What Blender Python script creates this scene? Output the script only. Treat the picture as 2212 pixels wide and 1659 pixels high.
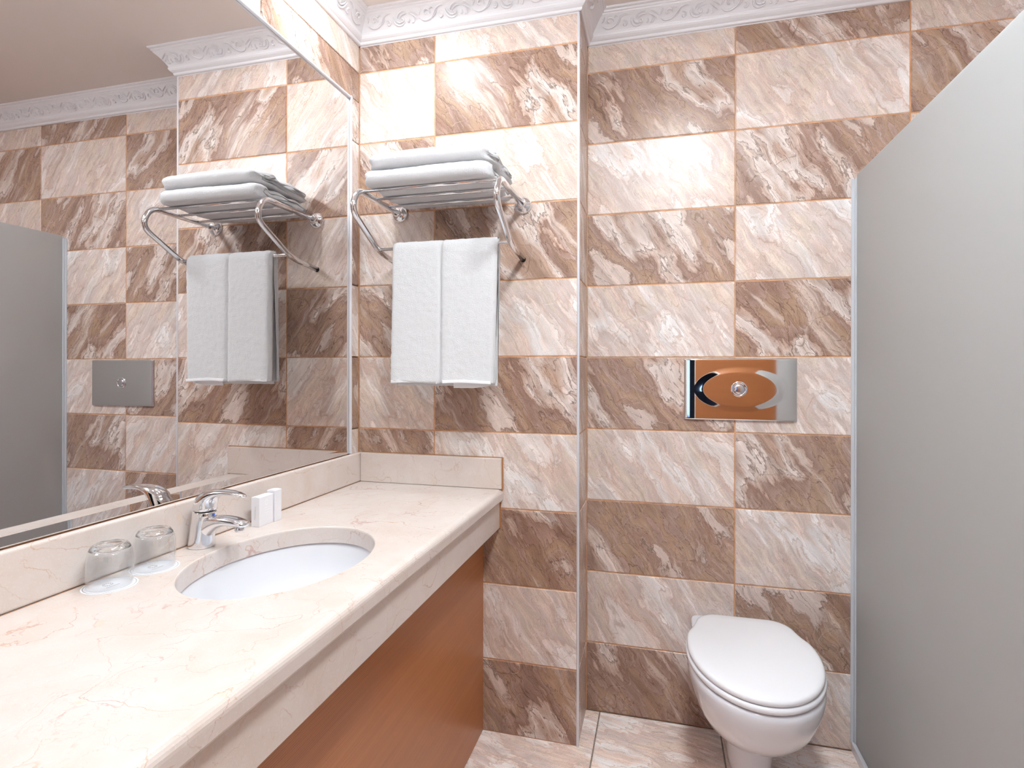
import bpy, bmesh, math, random
from mathutils import Vector, Matrix, noise as mnoise
random.seed(7)
for o in list(bpy.data.objects): bpy.data.objects.remove(o)
SC = bpy.context.scene
COL = SC.collection

# ------------------------------------------------------------------ camera
CAM = Vector((1.03023, -1.78013, 1.20141)); YAW = 0.2585; ROLL = 0.00174; FPX = 1213.575
cd = bpy.data.cameras.new('camera'); cam = bpy.data.objects.new('camera', cd); COL.objects.link(cam)
cd.sensor_fit = 'HORIZONTAL'; cd.sensor_width = 36; cd.lens = 36*FPX/2212
cd.shift_x = 0; cd.shift_y = (795.954-829.5)/2212; cd.clip_start = .01
cam.matrix_world = Matrix.Translation(CAM) @ Matrix.Rotation(YAW, 4, 'Z') @ Matrix.Rotation(math.pi/2, 4, 'X') @ Matrix.Rotation(ROLL, 4, 'Z')
SC.camera = cam
# ------------------------------------------------------------------ world, exposure
w = bpy.data.worlds.new('world'); SC.world = w; w.use_nodes = True
w.node_tree.nodes['Background'].inputs[0].default_value = (.9, .95, 1, 1)
w.node_tree.nodes['Background'].inputs[1].default_value = .3
vs = SC.view_settings
vs.view_transform = 'Standard'; vs.look = 'None'; vs.gamma = 1; vs.use_curve_mapping = False
vs.exposure = 0.42
# lamps (built as fixtures further down): x, y, watt
DOWNLIGHTS = [(.24, -.40, 4.1), (.30, -1.05, .8), (1.12, -.90, 9.0)]
FILL_GLOW = 54; FILL_AT = (1.10, -1.35)  # strength and place of the added dome fill light
SHOWER_WATT = 1.2
SC.cycles.max_bounces = 10; SC.cycles.diffuse_bounces = 4; SC.cycles.glossy_bounces = 5; SC.cycles.adaptive_threshold = .03; SC.cycles.use_light_tree = False; SC.cycles.transmission_bounces = 10
LAMP_COL = (.86, .955, 1.0)

# ------------------------------------------------------------------ dimensions of the place
D = .2032; XP = .779; ZK = 1.2404; CEIL = 2.424; COR = 2.335
COL1 = .2866; WCX = [XP, 1.2682, 1.7725, 2.2768, 2.42]
ZL = [0]+[ZK+.25*k for k in range(-4, 5)]+[CEIL]
XG = 1.622; XR = 2.42; YF = -2.1
ZC = .806; ZB = .907; TB = .016; XN = .531; XA = .519; XCAB = .463

def lin(r, g, b):
    f = lambda c: (c/255/12.92) if c/255 <= .04045 else ((c/255+.055)/1.055)**2.4
    return (f(r), f(g), f(b), 1)

# ------------------------------------------------------------------ node helper
class NT:
    def __init__(s, name):
        s.m = bpy.data.materials.new(name); s.m.use_nodes = True; s.t = s.m.node_tree
        s.b = s.t.nodes['Principled BSDF']; s.out = s.t.nodes['Material Output']
    def n(s, typ, ins=None, **kw):
        nd = s.t.nodes.new(typ)
        for k, v in kw.items(): setattr(nd, k, v)
        for k, v in (ins or {}).items():
            if isinstance(v, bpy.types.NodeSocket): s.t.links.new(v, nd.inputs[k])
            else: nd.inputs[k].default_value = v
        return nd
    def math(s, op, a, b=0.0, c=0.0, clamp=False):
        return s.n('ShaderNodeMath', {0: a, 1: b, 2: c}, operation=op, use_clamp=clamp).outputs[0]
    def vmul(s, v, xyz): return s.n('ShaderNodeVectorMath', {0: v, 1: xyz}, operation='MULTIPLY').outputs[0]
    def vadd(s, v, xyz): return s.n('ShaderNodeVectorMath', {0: v, 1: xyz}, operation='ADD').outputs[0]
    def noise(s, v, scale=1., detail=4., rough=.55, dist=0., out='Fac'):
        return s.n('ShaderNodeTexNoise', {'Vector': v, 'Scale': scale, 'Detail': detail, 'Roughness': rough, 'Distortion': dist}).outputs[out]
    def ss(s, v, a, b, lo=0., hi=1.):
        return s.n('ShaderNodeMapRange', {0: v, 1: a, 2: b, 3: lo, 4: hi}, interpolation_type='SMOOTHSTEP').outputs[0]
    def ramp(s, v, stops):
        r = s.n('ShaderNodeValToRGB', {0: v}); e = r.color_ramp.elements
        while len(e) < len(stops): e.new(.5)
        for el, (p, c) in zip(e, stops): el.position = p; el.color = c
        return r.outputs[0]
    def mix(s, f, a, b):
        return s.n('ShaderNodeMix', {0: f, 6: a, 7: b}, data_type='RGBA').outputs[2]
    def line(s, v, at, wid):
        return s.ss(s.math('ABSOLUTE', s.math('SUBTRACT', v, at)), 0., wid, 1., 0.)
    def bump(s, h, strength, dist=.002):
        b = s.n('ShaderNodeBump', {'Height': h, 'Strength': strength, 'Distance': dist})
        s.t.links.new(b.outputs[0], s.b.inputs['Normal'])
    def set(s, **kw):
        for k, v in kw.items():
            k = k.replace('_', ' ')
            if isinstance(v, bpy.types.NodeSocket): s.t.links.new(v, s.b.inputs[k])
            else: s.b.inputs[k].default_value = v
        return s.m

# ------------------------------------------------------------------ materials
def plain(name, col, rough=.5, metal=0., **kw):
    t = NT(name); return t.set(Base_Color=col, Roughness=rough, Metallic=metal, **kw)

def tile_material(name, angle, gain=1.):
    t = NT(name)
    info = t.n('ShaderNodeObjectInfo').outputs['Color']
    ic = t.n('ShaderNodeSeparateColor', {0: info}); dark = ic.outputs[0]
    oc = t.n('ShaderNodeTexCoord').outputs['Object']
    sx = t.n('ShaderNodeSeparateXYZ', {0: oc})
    v = t.n('ShaderNodeCombineXYZ', {0: sx.outputs[0], 1: sx.outputs[2], 2: 0.}).outputs[0]
    v = t.n('ShaderNodeVectorRotate', {'Vector': v, 'Angle': angle}, rotation_type='Z_AXIS').outputs[0]
    off = t.n('ShaderNodeCombineXYZ', {0: t.math('MULTIPLY', ic.outputs[1], 9.), 1: t.math('MULTIPLY', ic.outputs[2], 7.), 2: 0.}).outputs[0]
    v = t.vadd(v, off)                       # x along the streaks, y across
    def N(vec, scale, detail, rough, out='Fac', dist=0.):
        return t.n('ShaderNodeTexNoise', {'Vector': vec, 'Scale': scale, 'Detail': detail, 'Roughness': rough, 'Distortion': dist}, noise_dimensions='2D').outputs[out]
    w1 = t.vmul(t.vadd(N(v, 6., 2., .5, 'Color'), (-.5, -.5, 0)), (.075, .05, 0))
    va = t.vadd(v, w1)
    w2 = t.vmul(t.vadd(N(v, 38., 3., .65, 'Color'), (-.5, -.5, 0)), (.020, .018, 0))
    vb = t.vadd(va, w2)
    z0 = N(t.vmul(vb, (1.9, 5.2, 1)), 1., 3.5, .52)
    hatch = N(t.vmul(va, (6., 85., 1)), 1., 3., .6)
    blotch = N(t.vadd(t.vmul(vb, (9., 20., 1)), (3., 8., 0)), 1., 4., .68)
    z = t.math('ADD', z0, t.math('ADD', t.math('MULTIPLY', t.math('SUBTRACT', hatch, .5), .07), t.math('MULTIPLY', t.math('SUBTRACT', blotch, .5), .09)))
    grain = N(v, 330., 2., .7)
    lay = N(t.vadd(t.vmul(va, (1.7, 13., 1)), (7., 2., 0)), 1., 4., .55)
    crk = N(t.vadd(v, t.vadd(t.vmul(w1, (.5, .5, 0)), t.vmul(w2, (.35, .35, 0)))), 6.5, 1., .4)
    st = lambda L: [x for p, c, q, c2 in L for x in ((p, lin(*c)), (q, lin(*c2)))]
    dz = st([(.0, (226, 210, 202), .35, (214, 194, 184)), (.385, (158, 126, 108), .43, (176, 146, 130)), (.45, (178, 147, 124), .485, (164, 131, 109)), (.505, (170, 140, 127), .55, (148, 116, 101)), (.57, (184, 154, 138), .60, (206, 184, 172)), (.625, (228, 214, 207), .70, (182, 152, 134))])
    lz = st([(.0, (238, 230, 226), .35, (231, 219, 213)), (.385, (210, 187, 175), .43, (220, 202, 193)), (.45, (221, 203, 189), .485, (223, 207, 195)), (.505, (222, 207, 201), .55, (212, 193, 184)), (.57, (226, 210, 202), .60, (234, 224, 219)), (.625, (241, 236, 234), .70, (222, 204, 194))])
    col = t.mix(dark, t.ramp(z, lz), t.ramp(z, dz))
    # layered darker and paler streaks along the grain
    sk = t.math('MULTIPLY', t.ss(lay, .56, .66), t.math('ADD', t.math('MULTIPLY', dark, .22), .30))
    col = t.mix(sk, col, t.mix(dark, lin(206, 180, 165), lin(126, 93, 75)))
    pk = t.math('MULTIPLY', t.math('MULTIPLY', t.ss(lay, .42, .33), t.ss(hatch, .35, .6, .35, 1.)), .62)
    col = t.mix(pk, col, t.mix(dark, lin(242, 237, 235), lin(222, 204, 194)))
    # thin dark edges between the zones, broken up
    brk = t.ss(blotch, .36, .50)
    e = t.line(z, .366, .010)
    for thr, wd, k in ((.41, .004, .5), (.44, .005, .6), (.495, .0055, .7), (.56, .005, .7), (.612, .010, 1.)):
        e = t.math('MAXIMUM', e, t.math('MULTIPLY', t.line(z, thr, wd), k))
    e = t.math('MULTIPLY', e, brk)
    hl = t.math('MULTIPLY', t.line(hatch, .5, .035), t.ss(blotch, .44, .60, .0, .62))
    ck = t.math('MULTIPLY', t.line(crk, .5, .0045), t.ss(blotch, .42, .52, 0., .8))
    ly = t.math('MULTIPLY', t.line(lay, .54, .007), .9)
    ln = N(t.vadd(t.vmul(vb, (1.3, 10., 1)), (1., 6., 0)), 1., 2., .45)
    ly = t.math('MAXIMUM', ly, t.math('MAXIMUM', t.math('MULTIPLY', t.line(ln, .48, .005), .9), t.math('MULTIPLY', t.line(ln, .57, .004), .8)))
    dk = t.math('MAXIMUM', t.math('MAXIMUM', e, ck), t.math('MAXIMUM', hl, ly))
    col = t.mix(t.math('MULTIPLY', dk, t.math('ADD', t.math('MULTIPLY', dark, .25), .5)), col, t.mix(dark, lin(172, 132, 106), lin(88, 60, 46)))
    wl = t.math('MAXIMUM', t.line(z, .3765, .0055), t.math('MULTIPLY', t.line(crk, .513, .0045), .8))
    wl = t.math('MULTIPLY', t.math('MAXIMUM', wl, t.math('MULTIPLY', t.line(hatch, .60, .03), .5)), t.ss(blotch, .52, .40, 0., .65))
    col = t.mix(wl, col, t.mix(dark, lin(244, 240, 238), lin(216, 196, 185)))
    g = t.math('MULTIPLY', t.math('MULTIPLY', t.ss(grain, .3, .7, .94, 1.06), t.ss(hatch, .3, .7, .93, 1.06)), t.ss(blotch, .3, .7, .88*gain, 1.10*gain))
    col = t.n('ShaderNodeVectorMath', {0: col, 1: t.n('ShaderNodeCombineXYZ', {0: g, 1: g, 2: g}).outputs[0]}, operation='MULTIPLY').outputs[0]
    return t.set(Base_Color=col, Roughness=t.ss(grain, .2, .8, .24, .38), IOR=1.5, Specular_IOR_Level=.32)

M = {}
M['tile'] = tile_material('marbled_wall_tile', math.radians(56))
M['floor_tile'] = tile_material('marbled_floor_tile', math.radians(14), 1.24)
t = NT('grout'); oc = t.n('ShaderNodeTexCoord').outputs['Object']
M['grout'] = t.set(Base_Color=t.ramp(t.noise(oc, 25., 3.), [(.35, lin(186, 138, 102)), (.65, lin(214, 166, 130))]), Roughness=.9)
t = NT('floor_grout'); oc = t.n('ShaderNodeTexCoord').outputs['Object']
M['fgrout'] = t.set(Base_Color=t.ramp(t.noise(oc, 60., 4.), [(.35, lin(120, 108, 100)), (.65, lin(150, 138, 130))]), Roughness=.9)

t = NT('cream_marble'); oc = t.n('ShaderNodeTexCoord').outputs['Object']
wv = t.vmul(t.vadd(t.noise(oc, 5., 3., .6, out='Color'), (-.5, -.5, -.5)), (.16, .16, .16))
wj = t.vmul(t.vadd(t.noise(oc, 45., 3., .65, out='Color'), (-.5, -.5, -.5)), (.022, .022, .022)); ow = t.vadd(oc, t.vadd(wv, wj))
base = t.ramp(t.noise(ow, 7., 4., .6), [(.3, lin(213, 196, 186)), (.5, lin(217, 205, 198)), (.7, lin(221, 211, 206))])
f = t.noise(t.vmul(ow, (4.6, 2.2, 4.)), 1., 1.5, .4); g = t.noise(t.vadd(t.vmul(ow, (3.0, 5.0, 5.)), (5, 2, 1)), 1., 1.5, .4)
patch = t.noise(oc, 5., 2., .5); fine = t.noise(ow, 34., 2., .5)
vein = t.math('MAXIMUM', t.math('MULTIPLY', t.line(f, .5, .0027), t.ss(patch, .42, .60)), t.math('MULTIPLY', t.line(g, .47, .0025), t.ss(patch, .60, .44)))
f7 = t.noise(t.vadd(t.vmul(ow, (9., 4.5, 7.)), (2, 7, 3)), 1., 1.5, .4)
vein = t.math('MAXIMUM', vein, t.math('MULTIPLY', t.line(f7, .5, .0045), t.ss(fine, .42, .6, 0., .8)))
f8 = t.noise(t.vadd(t.vmul(ow, (13., 8., 9.)), (8, 1, 5)), 1., 1.5, .4)
vein = t.math('MAXIMUM', vein, t.math('MULTIPLY', t.line(f8, .52, .006), t.ss(patch, .40, .58, .55, 0.)))
vein = t.math('MAXIMUM', vein, t.math('MULTIPLY', t.line(fine, .5, .012), t.ss(patch, .50, .62, 0., .4)))
col = t.mix(t.math('MULTIPLY', vein, .55), base, t.ramp(t.noise(oc, 9., 2.), [(.40, lin(200, 146, 96)), (.50, lin(190, 134, 118)), (.62, lin(176, 116, 104))]))
oc2 = t.math('MULTIPLY', t.ss(t.noise(ow, 16., 4., .6), .66, .74), .4)
col = t.mix(oc2, col, lin(224, 188, 142))
col = t.mix(t.ss(t.noise(oc, 300., 2.), .55, .75, 0., .18), col, lin(244, 240, 236))
M['marble'] = t.set(Base_Color=col, Roughness=.26)

t = NT('orange_wood'); oc = t.n('ShaderNodeTexCoord').outputs['Object']
st = t.noise(t.vmul(oc, (6., 5., 420.)), 1., 2., .5); st2 = t.noise(t.vmul(oc, (3., 2., 55.)), 1., 4., .6)
comb = t.ss(t.math('SINE', t.math('MULTIPLY', t.n('ShaderNodeSeparateXYZ', {0: t.vadd(oc, t.vmul(t.vadd(t.noise(oc, 2.5, 2., .5, out='Color'), (-.5,)*3), (0, 0, .02)))}).outputs[2], 1500.)), -.2, .8)
col = t.mix(st2, lin(160, 98, 58), lin(186, 122, 76))
col = t.mix(t.math('MULTIPLY', t.math('MULTIPLY', comb, t.ss(st, .35, .6)), .45), col, lin(134, 76, 42))
M['wood'] = t.set(Base_Color=col, Roughness=.33)

M['white_paint'] = plain('white_plaster', lin(232, 229, 232), .45)
t = NT('ceiling_paint'); oc = t.n('ShaderNodeTexCoord').outputs['Object']
M['ceiling'] = t.set(Base_Color=t.mix(t.noise(oc, 3.), lin(232, 222, 216), lin(236, 227, 221)), Roughness=.7)
M['chrome'] = plain('chrome', (.86, .87, .90, 1), .10, 1.)
M['chrome_dull'] = plain('satin_chrome', (.74, .74, .77, 1), .22, 1.)
M['steel'] = plain('polished_steel', (.80, .80, .80, 1), .05, 1.)
M['alu'] = plain('white_aluminium', lin(222, 222, 228), .3, .25)
M['mirror'] = plain('mirror_silver', (.74, .72, .715, 1), .0, 1.)
M['ceramic'] = plain('white_ceramic', lin(226, 226, 231), .08, Coat_Weight=.4, Coat_Roughness=.03)
M['plastic'] = plain('white_seat_plastic', lin(238, 238, 242), .14)
M['carton'] = plain('white_carton', lin(236, 235, 240), .55)
M['print'] = plain('grey_print', lin(150, 150, 160), .6)
M['emboss'] = plain('raised_white_print', lin(246, 246, 250), .4)
M['ring_print'] = plain('dark_ring_print', lin(62, 64, 74), .6)
M['paper'] = plain('white_paper', lin(244, 243, 248), .7)
M['black'] = plain('black_rubber', lin(28, 26, 26), .5)
M['silicone'] = plain('brown_sealant', lin(176, 122, 76), .6)
t = NT('terry_cloth'); oc = t.n('ShaderNodeTexCoord').outputs['Object']
h = t.noise(oc, 640., 3., .8); h2 = t.noise(oc, 270., 3., .7)
t.bump(t.math('ADD', h, t.math('MULTIPLY', h2, 1.1)), .75, .0038)
M['terry'] = t.set(Base_Color=lin(243, 243, 246), Roughness=1., Sheen_Weight=.35, Sheen_Roughness=.6, Specular_IOR_Level=.1)
t = NT('towel_weave'); oc = t.n('ShaderNodeTexCoord').outputs['Object']
t.bump(t.noise(oc, 900., 2.), .3, .001)
M['hem'] = t.set(Base_Color=lin(240, 240, 244), Roughness=.9)
M['glass'] = plain('thick_clear_glass', (1, 1, 1, 1), 0., Transmission_Weight=1., IOR=1.45)
t = NT('thin_clear_glass')       # thin blown wall: Fresnel reflection over straight transmission
tp = t.n('ShaderNodeBsdfTransparent', {0: (.95, .96, .965, 1)}); gl = t.n('ShaderNodeBsdfGlossy', {'Color': (1, 1, 1, 1), 'Roughness': .0}); fr = t.math('ADD', t.math('MULTIPLY', t.math('POWER', t.n('ShaderNodeLayerWeight', {0: .5}).outputs['Facing'], 2.6), .75), .05)
mx = t.n('ShaderNodeMixShader', {0: fr, 1: tp.outputs[0], 2: gl.outputs[0]}); t.t.links.new(mx.outputs[0], t.out.inputs[0]); M['thin_glass'] = t.m
# frosted pane: rough transmission with a little milky scatter of the etched face
t = NT('frosted_glass')
t.set(Base_Color=(.92, .94, .93, 1), Roughness=.62, Transmission_Weight=1., IOR=1.45)
df = t.n('ShaderNodeBsdfDiffuse', {'Color': (.67, .69, .70, 1)}); tr = t.n('ShaderNodeBsdfTranslucent', {'Color': (.74, .76, .775, 1)})
a1 = t.n('ShaderNodeMixShader', {0: .5, 1: df.outputs[0], 2: tr.outputs[0]})
a2 = t.n('ShaderNodeMixShader', {0: .58, 1: t.b.outputs[0], 2: a1.outputs[0]})
t.t.links.new(a2.outputs[0], t.out.inputs[0]); M['frost'] = t.m
M['seal'] = plain('pale_clear_seal', (.93, .96, 1., 1), .2, Transmission_Weight=.45, IOR=1.4)
t = NT('lamp_glow'); em = t.n('ShaderNodeEmission', {0: (1, .97, .93, 1), 1: 12.}); t.t.links.new(em.outputs[0], t.out.inputs[0]); M['glow'] = t.m
M['dark_wall'] = plain('dark_corridor_paint', lin(40, 44, 62), .7)

# ------------------------------------------------------------------ mesh helpers
def link(name, bm, mat, parent=None, smooth=False, bevel=0., seg=2):
    me = bpy.data.meshes.new(name); bmesh.ops.recalc_face_normals(bm, faces=bm.faces); bm.to_mesh(me); bm.free()
    me.materials.append(M[mat] if isinstance(mat, str) else mat)
    if smooth:
        for p in me.polygons: p.use_smooth = True
    o = bpy.data.objects.new(name, me); COL.objects.link(o)
    if parent is not None: o.parent = parent
    if bevel:
        b = o.modifiers.new('bevel', 'BEVEL'); b.width = bevel; b.segments = seg; b.limit_method = 'ANGLE'; b.harden_normals = False
    return o
def tag(o, label=None, cat=None, group=None, kind=None):
    if label: o['label'] = label
    if cat: o['category'] = cat
    if group: o['group'] = group
    if kind: o['kind'] = kind
    return o
def thing(name, label, cat, group=None, loc=(0, 0, 0)):
    o = bpy.data.objects.new(name, None); COL.objects.link(o); o.location = loc; o.empty_display_size = .05
    return tag(o, label, cat, group)
def box(x0, x1, y0, y1, z0, z1, bm=None):
    bm = bm or bmesh.new()
    v = [bm.verts.new((x, y, z)) for x in (x0, x1) for y in (y0, y1) for z in (z0, z1)]
    for f in ((0, 1, 3, 2), (4, 6, 7, 5), (0, 4, 5, 1), (2, 3, 7, 6), (0, 2, 6, 4), (1, 5, 7, 3)): bm.faces.new([v[i] for i in f])
    return bm
def loft(rings, closed=True, caps=True, bm=None):
    bm = bm or bmesh.new()
    R = [[bm.verts.new(p) for p in r] for r in rings]; n = len(R[0])
    for a, b in zip(R, R[1:]):
        for i in range(n if closed else n-1):
            j = (i+1) % n; bm.faces.new((a[i], a[j], b[j], b[i]))
    if caps: bm.faces.new(R[0][::-1]); bm.faces.new(R[-1])
    return bm
def tube(pts, r, n=12, bm=None, caps=True):
    pts = [Vector(p) for p in pts]; rr = r if isinstance(r, (list, tuple)) else [r]*len(pts)
    rings = []; ref = None
    for i, p in enumerate(pts):
        d = (pts[min(i+1, len(pts)-1)]-pts[max(i-1, 0)]).normalized()
        if ref is None:
            ref = d.orthogonal().normalized()
        ref = (ref-d*ref.dot(d)).normalized(); b = d.cross(ref)
        rings.append([p+rr[i]*(ref*math.cos(2*math.pi*k/n)+b*math.sin(2*math.pi*k/n)) for k in range(n)])
    return loft(rings, bm=bm, caps=caps)
def lathe(prof, n=40, c=(0, 0, 0), axis='Z', bm=None, closed=False):
    bm = bm or bmesh.new(); R = []
    for r, h in prof:
        ring = []
        for k in range(n):
            a = 2*math.pi*k/n; x, y = r*math.cos(a), r*math.sin(a)
            p = {'Z': (x, y, h), 'Y': (x, h, y), 'X': (h, x, y)}[axis]
            ring.append(bm.verts.new((c[0]+p[0], c[1]+p[1], c[2]+p[2])))
        R.append(ring)
    pairs = list(zip(R, R[1:]))+([(R[-1], R[0])] if closed else [])
    for a, b in pairs:
        for i in range(n): bm.faces.new((a[i], a[(i+1) % n], b[(i+1) % n], b[i]))
    if not closed:
        if prof[0][0] > 1e-5: bm.faces.new(R[0][::-1])
        if prof[-1][0] > 1e-5: bm.faces.new(R[-1])
    bmesh.ops.remove_doubles(bm, verts=bm.verts, dist=1e-6)
    return bm
def smooth_path(pts, corner_r, n=6):
    """polyline with rounded corners"""
    P = [Vector(p) for p in pts]; out = [P[0]]
    for i in range(1, len(P)-1):
        a, b, c = P[i-1], P[i], P[i+1]; r = corner_r[i-1] if isinstance(corner_r, (list, tuple)) else corner_r
        d1, d2 = (a-b), (c-b); l = min(r, d1.length*.48, d2.length*.48)
        p0, p1 = b+d1.normalized()*l, b+d2.normalized()*l
        for k in range(n+1):
            s = k/n; out.append(p0*(1-s)**2+b*2*s*(1-s)+p1*s*s)
    return out+[P[-1]]

# ------------------------------------------------------------------ tiles
TILE = {}
def tile_mesh(w_, h_, mat):
    key = (round(w_, 4), round(h_, 4), mat)
    if key in TILE: return TILE[key]
    b = .0017; bm = bmesh.new(); x, z = w_/2, h_/2
    F = [bm.verts.new((sx*(x-b), 0, sz*(z-b))) for sx, sz in ((-1, -1), (1, -1), (1, 1), (-1, 1))]
    E_ = [bm.verts.new((sx*x, b, sz*z)) for sx, sz in ((-1, -1), (1, -1), (1, 1), (-1, 1))]
    B = [bm.verts.new((sx*x, .008, sz*z)) for sx, sz in ((-1, -1), (1, -1), (1, 1), (-1, 1))]
    bm.faces.new(F)
    for a, c in ((F, E_), (E_, B)):
        for i in range(4): j = (i+1) % 4; bm.faces.new((a[i], c[i], c[j], a[j]))
    me = bpy.data.meshes.new('tile'); bmesh.ops.recalc_face_normals(bm, faces=bm.faces)
    bm.to_mesh(me); bm.free(); me.materials.append(M[mat]); TILE[key] = me
    return me
def put_tile(parent, p0, ux, uz, nin, a0, a1, b0, b1, dark, gap=.0040, mat='tile', seed=None, gaps=(1, 1, 1, 1)):
    """cell a0..a1 x b0..b1 measured from p0 along ux, uz; nin points into the wall; gaps: left right bottom top"""
    a0 += gap/2*gaps[0]; a1 -= gap/2*gaps[1]; b0 += gap/2*gaps[2]; b1 -= gap/2*gaps[3]
    o = bpy.data.objects.new('tile', tile_mesh(a1-a0, b1-b0, mat)); COL.objects.link(o)
    ux, uz, nin = Vector(ux), Vector(uz), Vector(nin)
    c = Vector(p0)+ux*(a0+a1)/2+uz*(b0+b1)/2
    m = Matrix((ux, nin, uz)).transposed().to_4x4(); m.translation = c
    o.parent = parent; o.matrix_world = m
    s = seed or (random.random(), random.random())
    o.color = (dark, s[0], s[1], 1)
    return o
GR = .0016
# ------------------------------------------------------------------ floor
bm = box(-.02, XR+.1, YF-.1, D+.1, -.1, -GR)
floor = tag(link('floor', bm, 'fgrout'), 'pale marbled floor of large tiles with grey joints', kind='structure')
xs = [-.02, .4255, .8265, 1.2235, XG-.018]
xs = [.4255, .8265, 1.2235, 1.6205, 2.0175, 2.4145]; ys = [D, D-.400, D-.797, D-1.194, D-1.591, D-1.988, YF]
for i in range(len(xs)-1):
    for j in range(len(ys)-1):
        put_tile(floor, (0, 0, 0), (1, 0, 0), (0, 1, 0), (0, 0, -1), xs[i], xs[i+1], ys[j+1], ys[j], .10*random.random(), .004, 'floor_tile')
# ------------------------------------------------------------------ walls
bm = box(XP-.01, XR+.1, D+GR, D+.12, 0, CEIL)
wall_back = tag(link('wall_back', bm, 'grout'), 'recessed back wall of checkered light and brown marbled tiles behind the toilet', kind='structure')
for c in range(len(WCX)-1):
    for r in range(len(ZL)-1):
        dk = 1. if (c+r) % 2 == 0 else 0.
        put_tile(wall_back, (0, D, 0), (1, 0, 0), (0, 0, 1), (0, 1, 0), WCX[c], WCX[c+1], ZL[r], ZL[r+1], dk*random.uniform(.86, 1.) if dk else random.uniform(0, .1))
bm = box(-.1, XP-GR, GR, D+.12, 0, CEIL)
wall_pier = tag(link('wall_pier', bm, 'grout'), 'projecting tiled pier wall that carries the towel rack', kind='structure')
for r in range(len(ZL)-1):
    for c, (a, b) in enumerate(((0, COL1), (COL1, XP))):
        dk = 1. if (c+r) % 2 == 1 else 0.
        put_tile(wall_pier, (0, 0, 0), (1, 0, 0), (0, 0, 1), (0, 1, 0), a, b, ZL[r], ZL[r+1], random.uniform(.88, 1.) if dk else random.uniform(0, .1))
    put_tile(wall_pier, (XP, 0, 0), (0, 1, 0), (0, 0, 1), (-1, 0, 0), 0, D, ZL[r], ZL[r+1], random.uniform(.45, .6))
bm = box(-.12, -.009, YF-.1, .01, 0, CEIL)
wall_left = tag(link('wall_left', bm, 'grout'), 'left wall of marbled tiles around the mirror', kind='structure')
MY = -.0475; MT = 2.1365     # mirror opening edges
for r in range(len(ZL)-1):
    z0, z1 = ZL[r], ZL[r+1]
    for c in range(4):
        y1 = -.504*c; y0 = max(-.504*(c+1), YF)
        dk = random.uniform(.85, 1.) if (c+r) % 2 == 0 else random.uniform(0, .1)
        sd = (random.random(), random.random()); kw = dict(seed=sd)
        T = lambda a0, a1, b0, b1, g: put_tile(wall_left, (0, 0, 0), (0, 1, 0), (0, 0, 1), (-1, 0, 0), a0, a1, b0, b1, dk, gaps=g)
        if z1 <= ZB-.001: continue
        if c == 0 and z0 < MT: T(MY, 0, max(z0, ZB-.02), min(z1, MT), (.2, 1, 1, 0.1 if z1 > MT else 1))
        if z1 > MT: T(y0, y1, max(z0, MT), z1, (1, 1, .1 if z0 < MT else 1, 1))
bm = box(XR+GR, XR+.12, YF-.1, D+.1, 0, CEIL)
wall_right = tag(link('wall_right', bm, 'grout'), 'tiled far wall of the shower behind the frosted glass', kind='structure')
for r in range(len(ZL)-1):
    for c in range(5):
        put_tile(wall_right, (XR, D, 0), (0, -1, 0), (0, 0, 1), (1, 0, 0), c*.504, min((c+1)*.504, D-YF), ZL[r], ZL[r+1], .9 if (c+r) % 2 else .05)
# wall behind the camera with an open doorway and a wooden door leaf
bm = box(-.1, .42, YF-.12, YF, 0, CEIL); box(.42, 1.2, YF-.12, YF, 2.05, CEIL, bm); box(1.2, XR+.1, YF-.12, YF, 0, CEIL, bm)
tag(link('wall_front', bm, 'ceiling'), 'plain wall behind the viewer with a doorway', kind='structure')
bm = box(1.235, 2.06, YF+.002, YF+.042, .01, 2.04)
door = tag(link('door_1', bm, 'wood', bevel=.003), 'orange wooden door leaf folded against the wall', kind='structure')
link('door_handle', tube(smooth_path([(1.99, YF+.042, 1.02), (1.99, YF+.09, 1.02), (1.88, YF+.09, 1.02)], .015), .009), 'chrome_dull', door, True)
bm = box(-.5, 2.2, YF-2.0, YF-1.9, 0, CEIL); box(-.6, -.5, YF-2, YF-.12, 0, CEIL, bm); box(2.2, 2.3, YF-2, YF-.12, 0, CEIL, bm)
box(-.6, 2.3, YF-2, YF-.12, CEIL, CEIL+.1, bm); box(-.6, 2.3, YF-2, YF-.12, -.1, 0, bm)
tag(link('wall_corridor', bm, 'dark_wall'), 'dark corridor outside the bathroom doorway', kind='structure')
t = NT('blue_daylight'); em = t.n('ShaderNodeEmission', {0: (.36, .56, 1, 1), 1: 2.2}); t.t.links.new(em.outputs[0], t.out.inputs[0]); M['daylight'] = t.m
win = tag(link('window_1', box(-.2, .45, YF-1.9, YF-1.885, .7, 2.0), 'daylight'), 'bluish daylight window at the end of the corridor', kind='structure')
link('window_frame', box(.105, .145, YF-1.885, YF-1.87, .7, 2.0), 'white_paint', win)
bm = box(-.12, XR+.12, YF-.12, D+.12, CEIL, CEIL+.1)
tag(link('ceiling', bm, 'ceiling'), 'warm white painted ceiling', kind='structure')

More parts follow.
